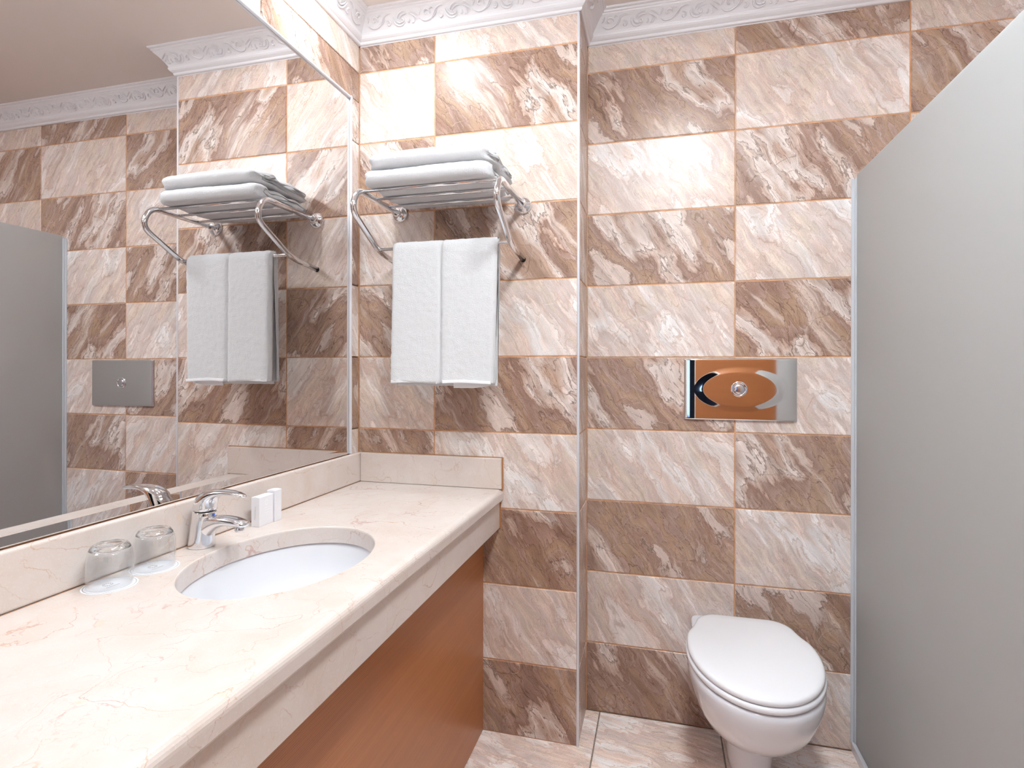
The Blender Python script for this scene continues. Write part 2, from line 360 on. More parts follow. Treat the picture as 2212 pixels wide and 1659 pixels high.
# ------------------------------------------------------------------ cornice
PROF = [(-.006, COR), (.006, COR), (.009, COR+.002), (.0105, COR+.006), (.0105, COR+.009), (.014, COR+.011), (.019, COR+.015), (.0225, COR+.020), (.0235, COR+.025), (.0215, COR+.0275),
        (.0225, COR+.031), (.029, COR+.041), (.037, COR+.051), (.046, COR+.061), (.054, COR+.068), (.0575, COR+.0705), (.0585, COR+.074), (.0625, COR+.076), (.0635, COR+.081), (.070, COR+.083), (.072, COR+.086), (.072, CEIL), (-.006, CEIL)]
def cornice(name, p, u, n_, L, m0, m1, label):
    """run from p along u (unit), n_ points into the room; m0, m1: +1 outside mitre, -1 inside mitre, 0 square"""
    p, u, n_ = Vector(p), Vector(u), Vector(n_)
    A, B = [], []
    for a, z in PROF:
        aa = max(a, 0)
        A.append(p+n_*a-u*(aa*m0)+Vector((0, 0, z))); B.append(p+n_*a+u*(L+aa*m1)+Vector((0, 0, z)))
    o = link(name, loft([A, B]), 'white_paint'); tag(o, label, kind='structure')
    # ornament on the sloping face
    s0 = n_*.0262+Vector((0, 0, COR+.0365)); s1 = n_*.0525+Vector((0, 0, COR+.0665)); tv = (s1-s0); H = tv.length; tv.normalize(); nv = u.cross(tv).normalized()
    if nv.dot(n_) < 0: nv = -nv
    lo = .05 if m0 > -.5 else .052; hi = L-(.02 if m1 > -.5 else .05)
    if m0 > .5: lo = -.026
    if m1 > .5: hi = L+.030
    cnt = max(1, int((hi-lo)/.094)); pitch = (hi-lo)/cnt; a = lo
    for k in range(cnt):
        q = bpy.data.objects.new('scroll_ornament', ORN[k % 2]); COL.objects.link(q)
        m = Matrix((u, nv, tv)).transposed().to_4x4()
        m.translation = p+u*(a+.0)+s0+tv*(H/2)+nv*(.0005); q.parent = o; q.matrix_world = m
        a += pitch
    return o
def stroke(bm, pts, w0, w1, h0=.0052, n=8, tip=True):
    """tapered raised stroke in the x-z plane, relief along +y"""
    P = [Vector((a, 0, b)) for a, b in pts]; rings = []
    m = len(P)
    for i, p in enumerate(P):
        d = (P[min(i+1, m-1)]-P[max(i-1, 0)]).normalized(); sd = Vector((-d.z, 0, d.x)); s = i/(m-1)
        wd = w0+(w1-w0)*s
        if tip: wd *= min(1, .25+3*s, .15+3*(1-s))
        hh = h0*(.5+.5*min(1, wd/.003))
        wd *= 1.25
        rings.append([p+sd*(wd*math.cos(t_))+Vector((0, hh*math.sin(t_)-.0009, 0)) for t_ in [math.pi*k/6-0.0 for k in range(7)]])
    loft(rings, closed=False, caps=False, bm=bm)
def spiral(cx, cz, r0, r1, a0, a1, n=16):
    return [(cx+(r0+(r1-r0)*k/n)*math.cos(a0+(a1-a0)*k/n), cz+(r0+(r1-r0)*k/n)*math.sin(a0+(a1-a0)*k/n)) for k in range(n+1)]
def bez(p0, p1, p2, p3, n=12):
    out = []
    for k in range(n+1):
        s = k/n; q = 1-s
        out.append(tuple(q**3*a+3*q*q*s*b+3*q*s*s*c+s**3*d for a, b, c, d in zip(p0, p1, p2, p3)))
    return out
def ornament(kind):
    bm = bmesh.new()
    if kind == 0:   # branching scroll
        stroke(bm, bez((.004, -.008), (.020, -.026), (.046, -.018), (.060, .004)), .0022, .0034)
        stroke(bm, bez((.060, .004), (.068, .016), (.080, .020), (.094, .017)), .0034, .0016)
        stroke(bm, spiral(.030, .004, .014, .003, -.4, 5.2), .0030, .0018)
        stroke(bm, bez((.046, -.010), (.056, -.012), (.064, -.002), (.067, .008)), .0018, .0012)
        stroke(bm, spiral(.078, -.010, .010, .0025, 1.9, -3.4), .0026, .0026)
        stroke(bm, bez((.044, .012), (.050, .018), (.054, .018), (.058, .014)), .0016, .0024)
        stroke(bm, bez((.006, .006), (.012, .012), (.014, .016), (.012, .020)), .0022, .0012)
        stroke(bm, bez((.002, .000), (.008, .004), (.010, .010), (.006, .014)), .0018, .0010)
    else:           # acanthus leaf
        stroke(bm, bez((.004, .006), (.002, -.020), (.024, -.030), (.044, -.014)), .0030, .0024)
        stroke(bm, bez((.012, .004), (.012, -.012), (.026, -.020), (.040, -.008)), .0022, .0018)
        stroke(bm, bez((.020, .000), (.022, .014), (.036, .020), (.052, .018)), .0024, .0016)
        stroke(bm, bez((.026, -.004), (.032, .008), (.042, .012), (.056, .010)), .0022, .0014)
        stroke(bm, spiral(.036, -.006, .007, .002, 3.2, 8.6), .0024, .0022)
        stroke(bm, bez((.054, -.014), (.060, -.018), (.062, -.008), (.058, -.003)), .0026, .0018)
        stroke(bm, bez((.068, -.018), (.080, -.020), (.078, -.002), (.072, .004)), .0038, .0016)
        stroke(bm, bez((.064, .010), (.074, .006), (.084, .000), (.090, -.010)), .0016, .0024)
        stroke(bm, bez((.070, .018), (.080, .014), (.090, .008), (.096, .000)), .0014, .0020)
    me = bpy.data.meshes.new('scroll_ornament'); bmesh.ops.recalc_face_normals(bm, faces=bm.faces); bm.to_mesh(me); bm.free(); me.materials.append(M['white_paint'])
    for p in me.polygons: p.use_smooth = True
    return me
ORN = [ornament(0), ornament(1)]
cornice('trim_1', (0, 0, 0), (0, -1, 0), (1, 0, 0), -YF, -1, -1, 'white ornamented cornice along the left wall above the mirror')
cornice('trim_2', (0, 0, 0), (1, 0, 0), (0, -1, 0), XP, -1, 1, 'white ornamented cornice across the pier above the towel rack')
cornice('trim_3', (XP, 0, 0), (0, 1, 0), (1, 0, 0), D, 1, -1, 'short cornice return on the side of the pier')
cornice('trim_4', (XP, D, 0), (1, 0, 0), (0, -1, 0), XR-XP, -1, -1, 'white ornamented cornice along the back wall above the toilet')
# corner strip on the pier edge
bm = bmesh.new(); c = [(XP-.006, -.0005), (XP-.003, -.0022), (XP+.0005, -.0022), (XP+.0022, -.0005), (XP+.0022, .003), (XP+.0005, .006), (XP-.002, .004), (XP-.004, .002)]
loft([[Vector((x, y, 0)) for x, y in c], [Vector((x, y, COR+.004)) for x, y in c]], bm=bm)
tag(link('trim_5', bm, 'alu'), 'pale metal edge strip on the corner of the pier', kind='structure')
# white joint beads under the cornice
for nm, bmx in (('trim_6', box(.004, XP-.004, -.0012, .004, COR-.003, COR+.001)), ('trim_7', box(XP+.003, XG, D-.0012, D+.004, COR-.003, COR+.001))):
    tag(link(nm, bmx, 'white_paint'), 'thin white filler bead under the cornice', kind='structure')

# ------------------------------------------------------------------ mirror
mir = thing('wall_mirror', 'large wall mirror with slim pale metal edging above the backsplash', 'mirror', loc=(-.005, -1.0, ZB+.002))
def lc(parent, o):          # keep world place when parenting to a moved empty
    o.parent = parent; o.matrix_parent_inverse = Matrix.Translation(-Vector(parent.location)); return o
MX = -.005; Y0, Y1 = -2.02, MY-.004; zb = ZB+.0008; zt = MT-.003; zv = zb+.0178
bm = bmesh.new(); tl = math.tan(math.radians(2.6))*.0178
sec = [(MX+tl, zb), (MX, zv), (MX, zt), (MX-.003, zt), (MX-.003, zb)]
loft([[Vector((x, y, z)) for x, z in sec] for y in (Y0, Y1)], bm=bm)
lc(mir, link('pane', bm, 'mirror'))
fr = [(-.0045, 0), (.0015, 0), (.0035, .0015), (.0040, .004), (.0028, .0065), (0, .0075), (-.0045, .0075)]
bm = bmesh.new(); loft([[Vector((x, MY-.0095+w_, z)) for x, w_ in fr] for z in (zb, MT+.0015)], bm=bm); lc(mir, link('edge_strip', bm, 'alu', smooth=False))
bm = bmesh.new(); loft([[Vector((x, y, MT-.008+w_)) for x, w_ in fr] for y in (Y0, MY-.002)], bm=bm); lc(mir, link('edge_strip', bm, 'alu'))

# ------------------------------------------------------------------ vanity top
SKX, SKY, SA, SB = .268, -.760, .168, .224
top = thing('vanity_countertop', 'cream marble vanity top with rounded front edge, apron and oval basin cutout', 'countertop', loc=(.27, -.9, ZC))
YE = -2.02
def slab():
    bm = bmesh.new(); N = 96
    hole = [(SKX+SA*math.cos(2*math.pi*k/N), SKY+SB*math.sin(2*math.pi*k/N)) for k in range(N)]
    zt, zbm = ZC, ZC-.040
    ec = lambda s: (SKX+s*SA*0, 0)
    # outline: points on the rectangle hit from the hole centre
    x0, x1, y0, y1 = 0.0, XN-.016, YE, -.0005
    def hit(dx, dy):
        tt = 1e9
        if dx > 1e-9: tt = min(tt, (x1-SKX)/dx)
        if dx < -1e-9: tt = min(tt, (x0-SKX)/dx)
        if dy > 1e-9: tt = min(tt, (y1-SKY)/dy)
        if dy < -1e-9: tt = min(tt, (y0-SKY)/dy)
        return (SKX+dx*tt, SKY+dy*tt)
    angs = sorted([2*math.pi*k/N for k in range(N)]+[math.atan2(cy-SKY, cx-SKX) % (2*math.pi) for cx in (x0, x1) for cy in (y0, y1)])
    ring = lambda z, s: [bm.verts.new((SKX+s*0+ (SA+s)*math.cos(e)*1, SKY+(SB+s)*math.sin(e), z)) for e in E]
    E = []
    for a in angs: E.append(math.atan2(math.sin(a)/SB, math.cos(a)/SA))
    O = [bm.verts.new((*hit(math.cos(a), math.sin(a)), zt)) for a in angs]
    r0 = ring(zt, .0025); r1 = ring(zt-.0012, .0006); r2 = ring(zt-.004, -.0002); r3 = ring(zbm, -.0002)
    n = len(angs)
    for A, B in ((O, r0), (r0, r1), (r1, r2), (r2, r3)):
        for i in range(n): j = (i+1) % n; bm.faces.new((A[i], A[j], B[j], B[i]))
    Ob = [bm.verts.new((v.co.x, v.co.y, zbm)) for v in O]
    for i in range(n): j = (i+1) % n; bm.faces.new((r3[i], r3[j], Ob[j], Ob[i]))
    # nosing along the front
    prof = [(x1, zt)]+[(x1+.016*math.sin(math.pi/2*k/6), zt-.016+.016*math.cos(math.pi/2*k/6)) for k in range(1, 7)]+[(XN, zbm+.006), (XN-.003, zbm+.001), (XN-.006, zbm), (x1, zbm)]
    loft([[Vector((a, y, b)) for a, b in prof] for y in (y0, y1)], bm=bm)
    for s_ in (x0,):
        pass
    bmesh.ops.remove_doubles(bm, verts=bm.verts, dist=1e-5)
    return bm
lc(top, link('worktop', slab(), 'marble'))
lc(top, link('apron', box(XA-.02, XA, YE, -.0005, .676, ZC-.040), 'marble', bevel=.0015))
def splash(x0, x1, y0, y1, r=.004): return box(x0, x1, y0, y1, ZC+.0004, ZB)
lc(top, link('backsplash', splash(.0002, TB, YE, -.0006), 'marble', bevel=.005, seg=4))
lc(top, link('backsplash', splash(TB+.0006, .5285, -TB-.002, -.0006), 'marble', bevel=.003, seg=3))
bm = box(.5287, .5312, -.010, -.0004, ZC-.004, ZB+.002); lc(top, link('sealant_bead', bm, 'silicone'))
bm = box(TB, .5312, -.004, -.0004, ZB+.0002, ZB+.0022); lc(top, link('sealant_bead', bm, 'silicone'))
lc(top, link('sealant_bead', box(XA+.0005, XA+.004, -.004, -.0004, .676, ZC-.040), 'silicone'))
lc(top, link('sealant_bead', box(TB-.0002, TB+.0007, YE, -TB-.002, ZC, ZC+.0007), 'silicone'))

# basin
bas = thing('sink_basin', 'white oval undermount wash basin set into the marble top', 'sink', loc=(SKX, SKY, ZC-.18))
rings = []
for s, z in ((1.06, -.040), (1.035, -.0405), (1.02, -.044), (1.0, -.052), (.975, -.072), (.93, -.100), (.85, -.128), (.72, -.150), (.52, -.164), (.30, -.170), (.11, -.172)):
    rings.append([Vector((SKX+SA*s*math.cos(2*math.pi*k/64), SKY+SB*s*math.sin(2*math.pi*k/64), ZC+z)) for k in range(64)])
for s, z in ((.11, -.182), (.55, -.176), (.95, -.13), (1.06, -.060)):
    rings.append([Vector((SKX+SA*s*math.cos(2*math.pi*k/64), SKY+SB*s*math.sin(2*math.pi*k/64), ZC+z)) for k in range(64)])
bm = bmesh.new(); R = [[bm.verts.new(p) for p in r] for r in rings]
for a, b in list(zip(R, R[1:]))+[(R[-1], R[0])]:
    for i in range(64): j = (i+1) % 64; bm.faces.new((a[i], a[j], b[j], b[i]))
lc(bas, link('bowl', bm, 'ceramic', smooth=True))
lc(bas, link('drain', lathe([(.0, -.1755), (.016, -.1755), (.019, -.1735), (.024, -.1705), (.026, -.1715)], 32, (SKX, SKY, ZC)), 'chrome', smooth=True))

# cabinet
cab = thing('vanity_cabinet', 'orange-brown wooden vanity cabinet front under the marble top', 'cabinet', loc=(.3, -1., 0))
lc(cab, link('front_panel', box(XCAB-.018, XCAB, YE, -.0015, .003, .6755), 'wood', bevel=.001))
lc(cab, link('carcass', box(.01, XCAB-.019, YE, -.0015, 0, .60), 'wood'))

# ------------------------------------------------------------------ faucet
FX, FY = .047, -.752
fau = thing('basin_faucet', 'chrome single lever basin faucet behind the oval sink', 'faucet', loc=(FX, FY, ZC))
def ringset(sp, n=28, pw=2.2):
    """sp: x, z, half thickness (across path), half width (y), tilt of the section normal in the xz plane"""
    out = []
    for x, z, a, b, th in sp:
        ux, uz = -math.sin(th), math.cos(th); r = []
        for k in range(n):
            q = 2*math.pi*k/n; c, s = math.cos(q), math.sin(q)
            c = math.copysign(abs(c)**(2/pw), c); s = math.copysign(abs(s)**(2/pw), s)
            r.append(Vector((x+ux*a*c, b*s, z+uz*a*c)))
        out.append(r)
    return out
V90 = math.pi/2
body = [(0, .0005, .0265, .0265, V90), (0, .004, .0265, .0265, V90), (.001, .02, .0253, .025, V90), (.003, .04, .0245, .024, V90), (.006, .060, .0240, .0236, V90), (.009, .0765, .0238, .0232, V90), (.0092, .079, .0228, .0222, V90)]
fb = link('body', loft(ringset(body)), 'chrome', fau, True)
sp = [(.000, .036, .024, .0205, .62), (.014, .045, .0225, .0202, .52), (.030, .0535, .0175, .0200, .36), (.046, .0590, .0138, .0196, .18), (.066, .0618, .0114, .0190, -.01), (.088, .0612, .0098, .0180, -.10), (.104, .0592, .0084, .0168, -.16), (.114, .0572, .0066, .0150, -.20), (.1185, .0562, .0036, .0105, -.2)]
link('spout', loft(ringset(sp)), 'chrome', fau, True)
link('aerator', lathe([(.0092, .0), (.0098, .002), (.0098, .010), (.0, .010)], 24, (.100, 0, .0415)), 'chrome_dull', fau, True)
link('collar_ring', lathe([(.0, .0790), (.0205, .0790), (.0205, .0822), (.0, .0822)], 32, (.0095, 0, 0)), 'black', fau, True)
hd = [(.0100, .0822, .0236, .0236, V90), (.0095, .088, .0250, .0244, V90+.05), (.0105, .096, .0240, .0240, V90-.10), (.0150, .1045, .0215, .0235, V90-.38), (.0230, .1125, .0165, .0225, .80), (.0340, .1180, .0112, .0205, .48), (.0480, .1215, .0078, .0180, .24), (.0640, .1235, .0058, .0155, .06), (.0820, .1230, .0050, .0135, -.10), (.0980, .1208, .0044, .0115, -.20), (.1100, .1180, .0034, .0085, -.28), (.1150, .1165, .0014, .0040, -.3)]
link('lever_handle', loft(ringset(hd, pw=2.1)), 'chrome', fau, True)
link('temperature_dot', lathe([(0, 0), (.0022, 0), (.0022, .001), (0, .0012)], 16, (.0335, 0, .0735), axis='X'), plain('blue_dot', lin(70, 120, 220), .3), fau)
for ch in fau.children: pass

# ------------------------------------------------------------------ soap cartons
def carton(name, x0, x1, y0, y1, h, label, rot=0):
    cx, cy = (x0+x1)/2, (y0+y1)/2; a, b = (x1-x0)/2, (y1-y0)/2
    t_ = thing(name, label, 'soap box', loc=(cx, cy, ZC)); t_.rotation_euler.z = rot
    link('carton_body', box(-a, a, -b, b, .0002, h-.0016), 'carton', t_, bevel=.0007)
    # top flap, slightly bowed
    bm = bmesh.new(); R = []
    for i in range(9):
        y = -b+.0004+(2*b-.0008)*i/8; rr = []
        for x, dz in ((-a+.0005, 0), (0, .0009), (a-.0005, 0)):
            rr.append(Vector((x, y, h-.0014+dz)))
        for x in (a-.0005, -a+.0005): rr.append(Vector((x, y, h-.0019)))
        R.append(rr)
    link('top_flap', loft(R, bm=bm), 'carton', t_)
    return t_, a, b
c1, a, b = carton('soap_carton', .0445, .0685, -.5925, -.5405, .0745, 'shorter white soap carton with script on its narrow side, beside the faucet')
# script on the narrow side (faces the camera, -Y) running upward
pts = []
for i in range(90):
    s = i/89; amp = .0016+.0014*abs(math.sin(i*.37))
    pts.append((-.001+.0016*s+amp*math.sin(i*.9)*.8, -b-.00015, .017+.034*s+.0007*math.cos(i*.9)))
link('script_print', tube(pts, .00014, 4), 'print', c1)
for z0, hw, dy in ((.043, .011, 0), (.0375, .010, 0), (.0305, .008, 0), (.0250, .004, 0)):
    link('raised_line', box(a, a+.00025, -hw, hw, z0, z0+.0011), 'emboss', c1)
link('raised_emblem', lathe([(.0052, 0), (.0056, .0003), (.0066, .0003), (.0070, 0)], 24, (a, 0, .056), axis='X', closed=True), 'emboss', c1)
c2, a, b = carton('soap_carton', .0470, .0720, -.5385, -.5130, .0815, 'taller narrow white carton standing behind the soap carton')
for z0, hw in ((.030, .007), (.014, .005)): link('raised_line', box(a, a+.00025, -hw, hw, z0, z0+.0009), 'emboss', c2)

# ------------------------------------------------------------------ glasses on coasters
def glass_set(cx, cy, lab_g, lab_c, rot):
    co = thing('paper_coaster', lab_c, 'coaster', 'coasters under the glasses', (cx, cy, ZC))
    co.rotation_euler.z = rot
    link('disc', lathe([(0, .0001), (.0435, .0001), (.0435, .0007), (0, .0007)], 64), 'paper', co)
    link('printed_ring', lathe([(.0398, .0007), (.0398, .00085), (.0405, .00085), (.0405, .0007)], 72, closed=True), 'ring_print', co)
    for k in range(14):
        q = 2*math.pi*k/14
        link('emblem_mark', lathe([(0, .0007), (.0011, .0007), (.0011, .0008), (0, .0008)], 8, (.0075*math.cos(q), .006+.0075*math.sin(q), 0)), 'print', co)
    link('emblem_ring', lathe([(.0048, .0007), (.0048, .0008), (.0053, .0008), (.0053, .0007)], 32, (0, .006, 0), closed=True), 'print', co)
    for k in range(9): link('letter_mark', box(-.0118+k*.0027, -.0102+k*.0027, -.0095, -.0078, .0007, .0008), 'print', co)
    g_ = thing('drinking_glass', lab_g, 'glass', 'upturned glasses', (cx, cy, ZC+.0009))
    f_ = lambda P: [(r*1.04, h*.89) for r, h in P]
    wall = [(.0335, .0), (.0345, .0008), (.0350, .004), (.0352, .020), (.0350, .040), (.0343, .058), (.0330, .0685), (.0312, .0752), (.0300, .0735), (.0308, .066), (.0322, .054), (.0330, .036), (.0332, .018), (.0330, .003), (.0330, .0006)]
    foot = [(0, .0748), (.012, .0748), (.0225, .0742), (.0296, .0736), (.0311, .0754), (.0290, .0800), (.0268, .0835), (.0255, .0850), (.0240, .0858), (.0215, .0855), (.0195, .0840), (.010, .0825), (0, .0822)]
    link('glass_wall', lathe(f_(wall), 64, closed=True), 'thin_glass', g_, True)
    link('thick_foot', lathe(f_(foot), 64), 'glass', g_, True)
    return g_
glass_set(.0640, -.9800, 'upturned clear drinking glass nearest the viewer, on the leftmost coaster', 'white paper coaster with a printed ring under the glass nearest the viewer', 1.45)
glass_set(.0620, -.8850, 'upturned clear drinking glass next to the faucet', 'white paper coaster with a printed ring under the glass next to the faucet', 1.45)

# ------------------------------------------------------------------ towel rack
XL_, XR_ = .159, .5965
rack = thing('towel_rack', 'chrome wall-mounted towel shelf with curved side arms and a lower rail', 'towel rack', loc=((XL_+XR_)/2, 0, 1.65))
for x in (XL_, XR_):
    path = smooth_path([(x, -.002, 1.733), (x, -.285, 1.7335), (x, -.3185, 1.665), (x, -.145, 1.571), (x, -.0015, 1.5575)], [.060, .055, .045], 8)
    arm = lc(rack, link('side_arm', tube(path, .0092, 16), 'chrome', smooth=True))
    f_ = lc(rack, link('wall_flange', lathe([(.0285, -.0005), (.0290, -.004), (.0275, -.009), (.0200, -.0155), (.0130, -.0185), (.0125, -.030), (.0118, -.0315), (.0098, -.0315)], 32, (x, 0, 1.733), axis='Y'), 'chrome', smooth=True))
    lc(rack, link('end_cap', lathe([(.0096, 0), (.0096, -.0022), (.0093, -.0025)], 20, (x, -.0005, 1.5572), axis='Y'), 'black', smooth=True))
for y in (-.258, -.176, -.090):
    lc(rack, link('shelf_rod', tube([(XL_+.004, y, 1.7345), (XR_-.004, y, 1.7345)], .0047, 12), 'chrome', smooth=True))
lc(rack, link('hanging_rail', tube([(XL_+.004, -.158, 1.5790), (XR_-.004, -.158, 1.5790)], .0050, 12), 'chrome', smooth=True))

# ------------------------------------------------------------------ towels
def sheet(path_fn, nx, nu, x0, x1, thick, name, mat, parent, jit=.0012, warp=None, sub=False):
    """path_fn(u)->(y,z) middle line; extruded along x, thickened, slightly uneven"""
    mid = [Vector((0, *path_fn(k/(nu-1)))) for k in range(nu)]
    nor = []
    for k in range(nu):
        d = (mid[min(k+1, nu-1)]-mid[max(k-1, 0)]).normalized(); nor.append(Vector((0, -d.z, d.y)))
    loop = [mid[k]+nor[k]*thick/2 for k in range(nu)]
    # rounded ends
    dE = (mid[-1]-mid[-2]).normalized(); dS = (mid[0]-mid[1]).normalized()
    loop += [mid[-1]+dE*thick*.35+nor[-1]*thick*.3, mid[-1]+dE*thick*.35-nor[-1]*thick*.3]
    loop += [mid[k]-nor[k]*thick/2 for k in range(nu-1, -1, -1)]
    loop += [mid[0]+dS*thick*.35-nor[0]*thick*.3, mid[0]+dS*thick*.35+nor[0]*thick*.3]
    rings = []
    for i in range(nx):
        s = i/(nx-1); x = x0+(x1-x0)*s; r = []
        e = min(s, 1-s)*(x1-x0)                   # distance from the cut end
        for p in loop:
            q = Vector((x, p.y, p.z))
            if warp: q = warp(q, s, e)
            nn = mnoise.noise_vector(q*60)*jit+mnoise.noise_vector(q*260)*jit*.6
            r.append(q+nn)
        rings.append(r)
    o = link(name, loft(rings), mat, None, True)
    return lc(parent, o) if parent is not None else o
def fold_path(zb_, yf, yb, t_, hgt):
    # L1 bottom: back -> front, big turn to L4, back, turn to L3, front, small turn, L2 back
    g = hgt/4; z = [zb_+g*(k+.5) for k in range(4)]
    P = [(yb, z[0])]
    R = (z[3]-z[0])/2; cz = (z[3]+z[0])/2
    for k in range(13): a_ = -math.pi/2-math.pi*k/12; P.append((yf+R+R*math.cos(a_)*1.0, cz+R*math.sin(a_)))
    P.append((yb-.012, z[3]))
    r = (z[3]-z[2])/2; c_ = (z[3]+z[2])/2
    for k in range(1, 6): a_ = math.pi/2-math.pi*k/6; P.append((yb-.012+r*math.cos(a_), c_+r*math.sin(a_)))
    P.append((yb-.012, z[2])); 
    y2 = yf+R+.004; r = (z[2]-z[1])/2; c_ = (z[2]+z[1])/2
    for k in range(7): a_ = math.pi/2+math.pi*k/6; P.append((y2+r*math.cos(a_), c_+r*math.sin(a_)))
    P.append((yb-.004, z[1]))
    # resample
    L = [0]
    for a_, b_ in zip(P, P[1:]): L.append(L[-1]+math.dist(a_, b_))
    def fn(u):
        d = u*L[-1]
        for i in range(len(P)-1):
            if d <= L[i+1] or i == len(P)-2:
                s = (d-L[i])/(L[i+1]-L[i]); return tuple(P[i][j]+(P[i+1][j]-P[i][j])*s for j in (0, 1))
    return fn
def folded(x0, x1, zb_, hgt, yf, yb, label, ph):
    tw = thing('folded_towel', label, 'towel', 'folded towels on the rack', ((x0+x1)/2, -.15, zb_))
    def warp(q, s, e):
        k = math.exp(-e/.035); hz = (q.z-zb_)/hgt
        q.z += k*.0050*math.sin(q.y*62+ph)*hz+.0016*math.sin(q.x*17+ph)*hz
        q.x += (.006*math.sin(q.y*40+ph*2)+.004*math.sin(hz*9+ph))*k*(1 if s > .5 else -1)
        if hz > .5: q.z -= k*.003
        m_ = .030
        if e < m_:
            kk = 1-math.sqrt(max(0, 1-(1-e/m_)**2)); fr_ = max(0, (-.17-q.y)/.11)
            q.y += .030*kk*min(1, fr_); q.z += (.5-hz)*hgt*.30*kk
        return q
    sheet(fold_path(zb_, yf, yb, .0105, hgt), 70, 150, x0, x1, hgt/4*.9, 'folded_cloth', 'terry', tw, .0011, warp)
    return tw
folded(.183, .560, 1.7395, .0475, -.292, -.030, 'lower of the two folded white towels, resting on the chrome shelf rods', .4)
folded(.186, .563, 1.7893, .0500, -.287, -.030, 'upper of the two folded white towels, on top of the pile', 2.1)

hang = thing('hanging_towel', 'white terry towel hanging folded over the lower rail of the rack', 'towel', loc=(.385, -.158, 1.58))
def hang_path(u):
    P = hp; d = u*HL[-1]
    for i in range(len(P)-1):
        if d <= HL[i+1] or i == len(P)-2:
            s = (d-HL[i])/(HL[i+1]-HL[i]); return tuple(P[i][j]+(P[i+1][j]-P[i][j])*s for j in (0, 1))
def mk(yf, yb, ztop, zf, zbk, yr):
    r = (yb-yf)/2; c_ = (yb+yf)/2
    P = [(yf-.004, zf), (yf-.001, (zf+ztop)/2), (yf, ztop-r)]
    for k in range(1, 10): a_ = math.pi-math.pi*k/10; P.append((c_+r*math.cos(a_), ztop-r+r*math.sin(a_)))
    P += [(yb, ztop-r), (yb+.001, (zbk+ztop)/2), (yb+.003, zbk)]
    L = [0]
    for a_, b_ in zip(P, P[1:]): L.append(L[-1]+math.dist(a_, b_))
    return P, L
def hwarp(q, s, e):
    front = q.y < -.158
    if front:
        dx = q.x-.3825
        q.y += .0085*math.exp(-(dx/.0035)**2)+.003*math.exp(-(dx/.012)**2)
        q.y -= .0035*math.sin((q.x-.21)*18)*max(0, (1.56-q.z)/.4)
    dn = max(0, (1.55-q.z)/.4)
    q.x += (-.004 if s < .5 else -.008)*dn*abs(s-.5)*2
    q.z += .0022*math.sin(q.x*30)*dn
    if e < .018:
        kk = 1-math.sqrt(max(0, 1-(1-e/.018)**2)); q.y += (.015 if front else -.008)*kk
    return q
hp, HL = mk(-.1800, -.1360, 1.5905, 1.1615, 1.160, 0)
sheet(hang_path, 84, 190, .2175, .5585, .0125, 'outer_fold', 'terry', hang, .0015, hwarp)
hp, HL = mk(-.1640, -.1520, 1.5830, 1.1600, 1.150, 0)
sheet(hang_path, 60, 120, .223, .5540, .0062, 'inner_fold', 'terry', hang, .0008, None)
# loose corner of the hem below the front
def flap(u): return (-.166+.006*math.sin(u*2.5), 1.166-.022*u)
sheet(lambda u: (-.1655+.004*u, 1.172-.029*u), 40, 14, .418, .532, .0035, 'loose_hem', 'hem', hang, .0003, lambda q, s, e: Vector((q.x, q.y-.010*math.sin(s*math.pi)*.8, q.z+.010*max(0, s-.55)**1.3*2)))
sheet(lambda u: (-.1880, 1.1640-.0075*u), 60, 4, .220, .374, .0030, 'front_hem', 'hem', hang, .0002, lambda q, s, e: Vector((q.x, q.y-.0005-.003*math.sin(s*6), q.z+.002*math.sin(s*4))))
sheet(lambda u: (-.1880, 1.1640-.0075*u), 60, 4, .391, .545, .0030, 'front_hem', 'hem', hang, .0002, lambda q, s, e: Vector((q.x, q.y-.001+.002*math.sin(s*5), q.z+.002*math.sin(s*4))))

# ------------------------------------------------------------------ flush plate
PX0, PX1, PZ0, PZ1 = 1.106, 1.4562, 1.031, 1.2365
fp = thing('flush_plate', 'polished steel flush plate with an oval relief and round button above the toilet', 'flush plate', loc=((PX0+PX1)/2, D, PZ0))
bm = bmesh.new(); nx, nz = 140, 84; cx, cz = (PX0+PX1)/2, (PZ0+PZ1)/2; hx, hz = (PX1-PX0)/2, (PZ1-PZ0)/2
def sst(a, b, x): x = min(1, max(0, (x-a)/(b-a))); return x
G = []
xsamp = [-hx+2*hx*i/nx for i in range(nx+1)]; zsamp = [-hz+2*hz*j/nz for j in range(nz+1)]
for z in zsamp:
    row = []
    for x in xsamp:
        h = .010
        e = math.hypot(x/.1395, z/.0735); e2 = math.hypot(x/.1160, z/.0560)
        if e < 1:
            k = 1 if e2 < 1 else (1-e)/((1-e)+(e2-1)+1e-9); h += .0026*k
        h -= .0042*max(0, (abs(x)-(hx-.040))/.040)**2.4
        dx, dz = hx-abs(x), hz-abs(z); d = min(dx, dz)
        if d < .004: h -= .0050*(1-d/.004)**2
        row.append(bm.verts.new((cx+x, D-max(h, .0006), cz+z)))
    G.append(row)
for j in range(nz):
    for i in range(nx): bm.faces.new((G[j][i], G[j][i+1], G[j+1][i+1], G[j+1][i]))
rim = [G[0][i] for i in range(nx+1)]+[G[j][nx] for j in range(1, nz+1)]+[G[nz][i] for i in range(nx-1, -1, -1)]+[G[j][0] for j in range(nz-1, 0, -1)]
bk = [bm.verts.new((v.co.x, D, v.co.z)) for v in rim]
for i in range(len(rim)): j = (i+1) % len(rim); bm.faces.new((rim[i], rim[j], bk[j], bk[i]))
pl = lc(fp, link('plate', bm, 'steel', smooth=True))
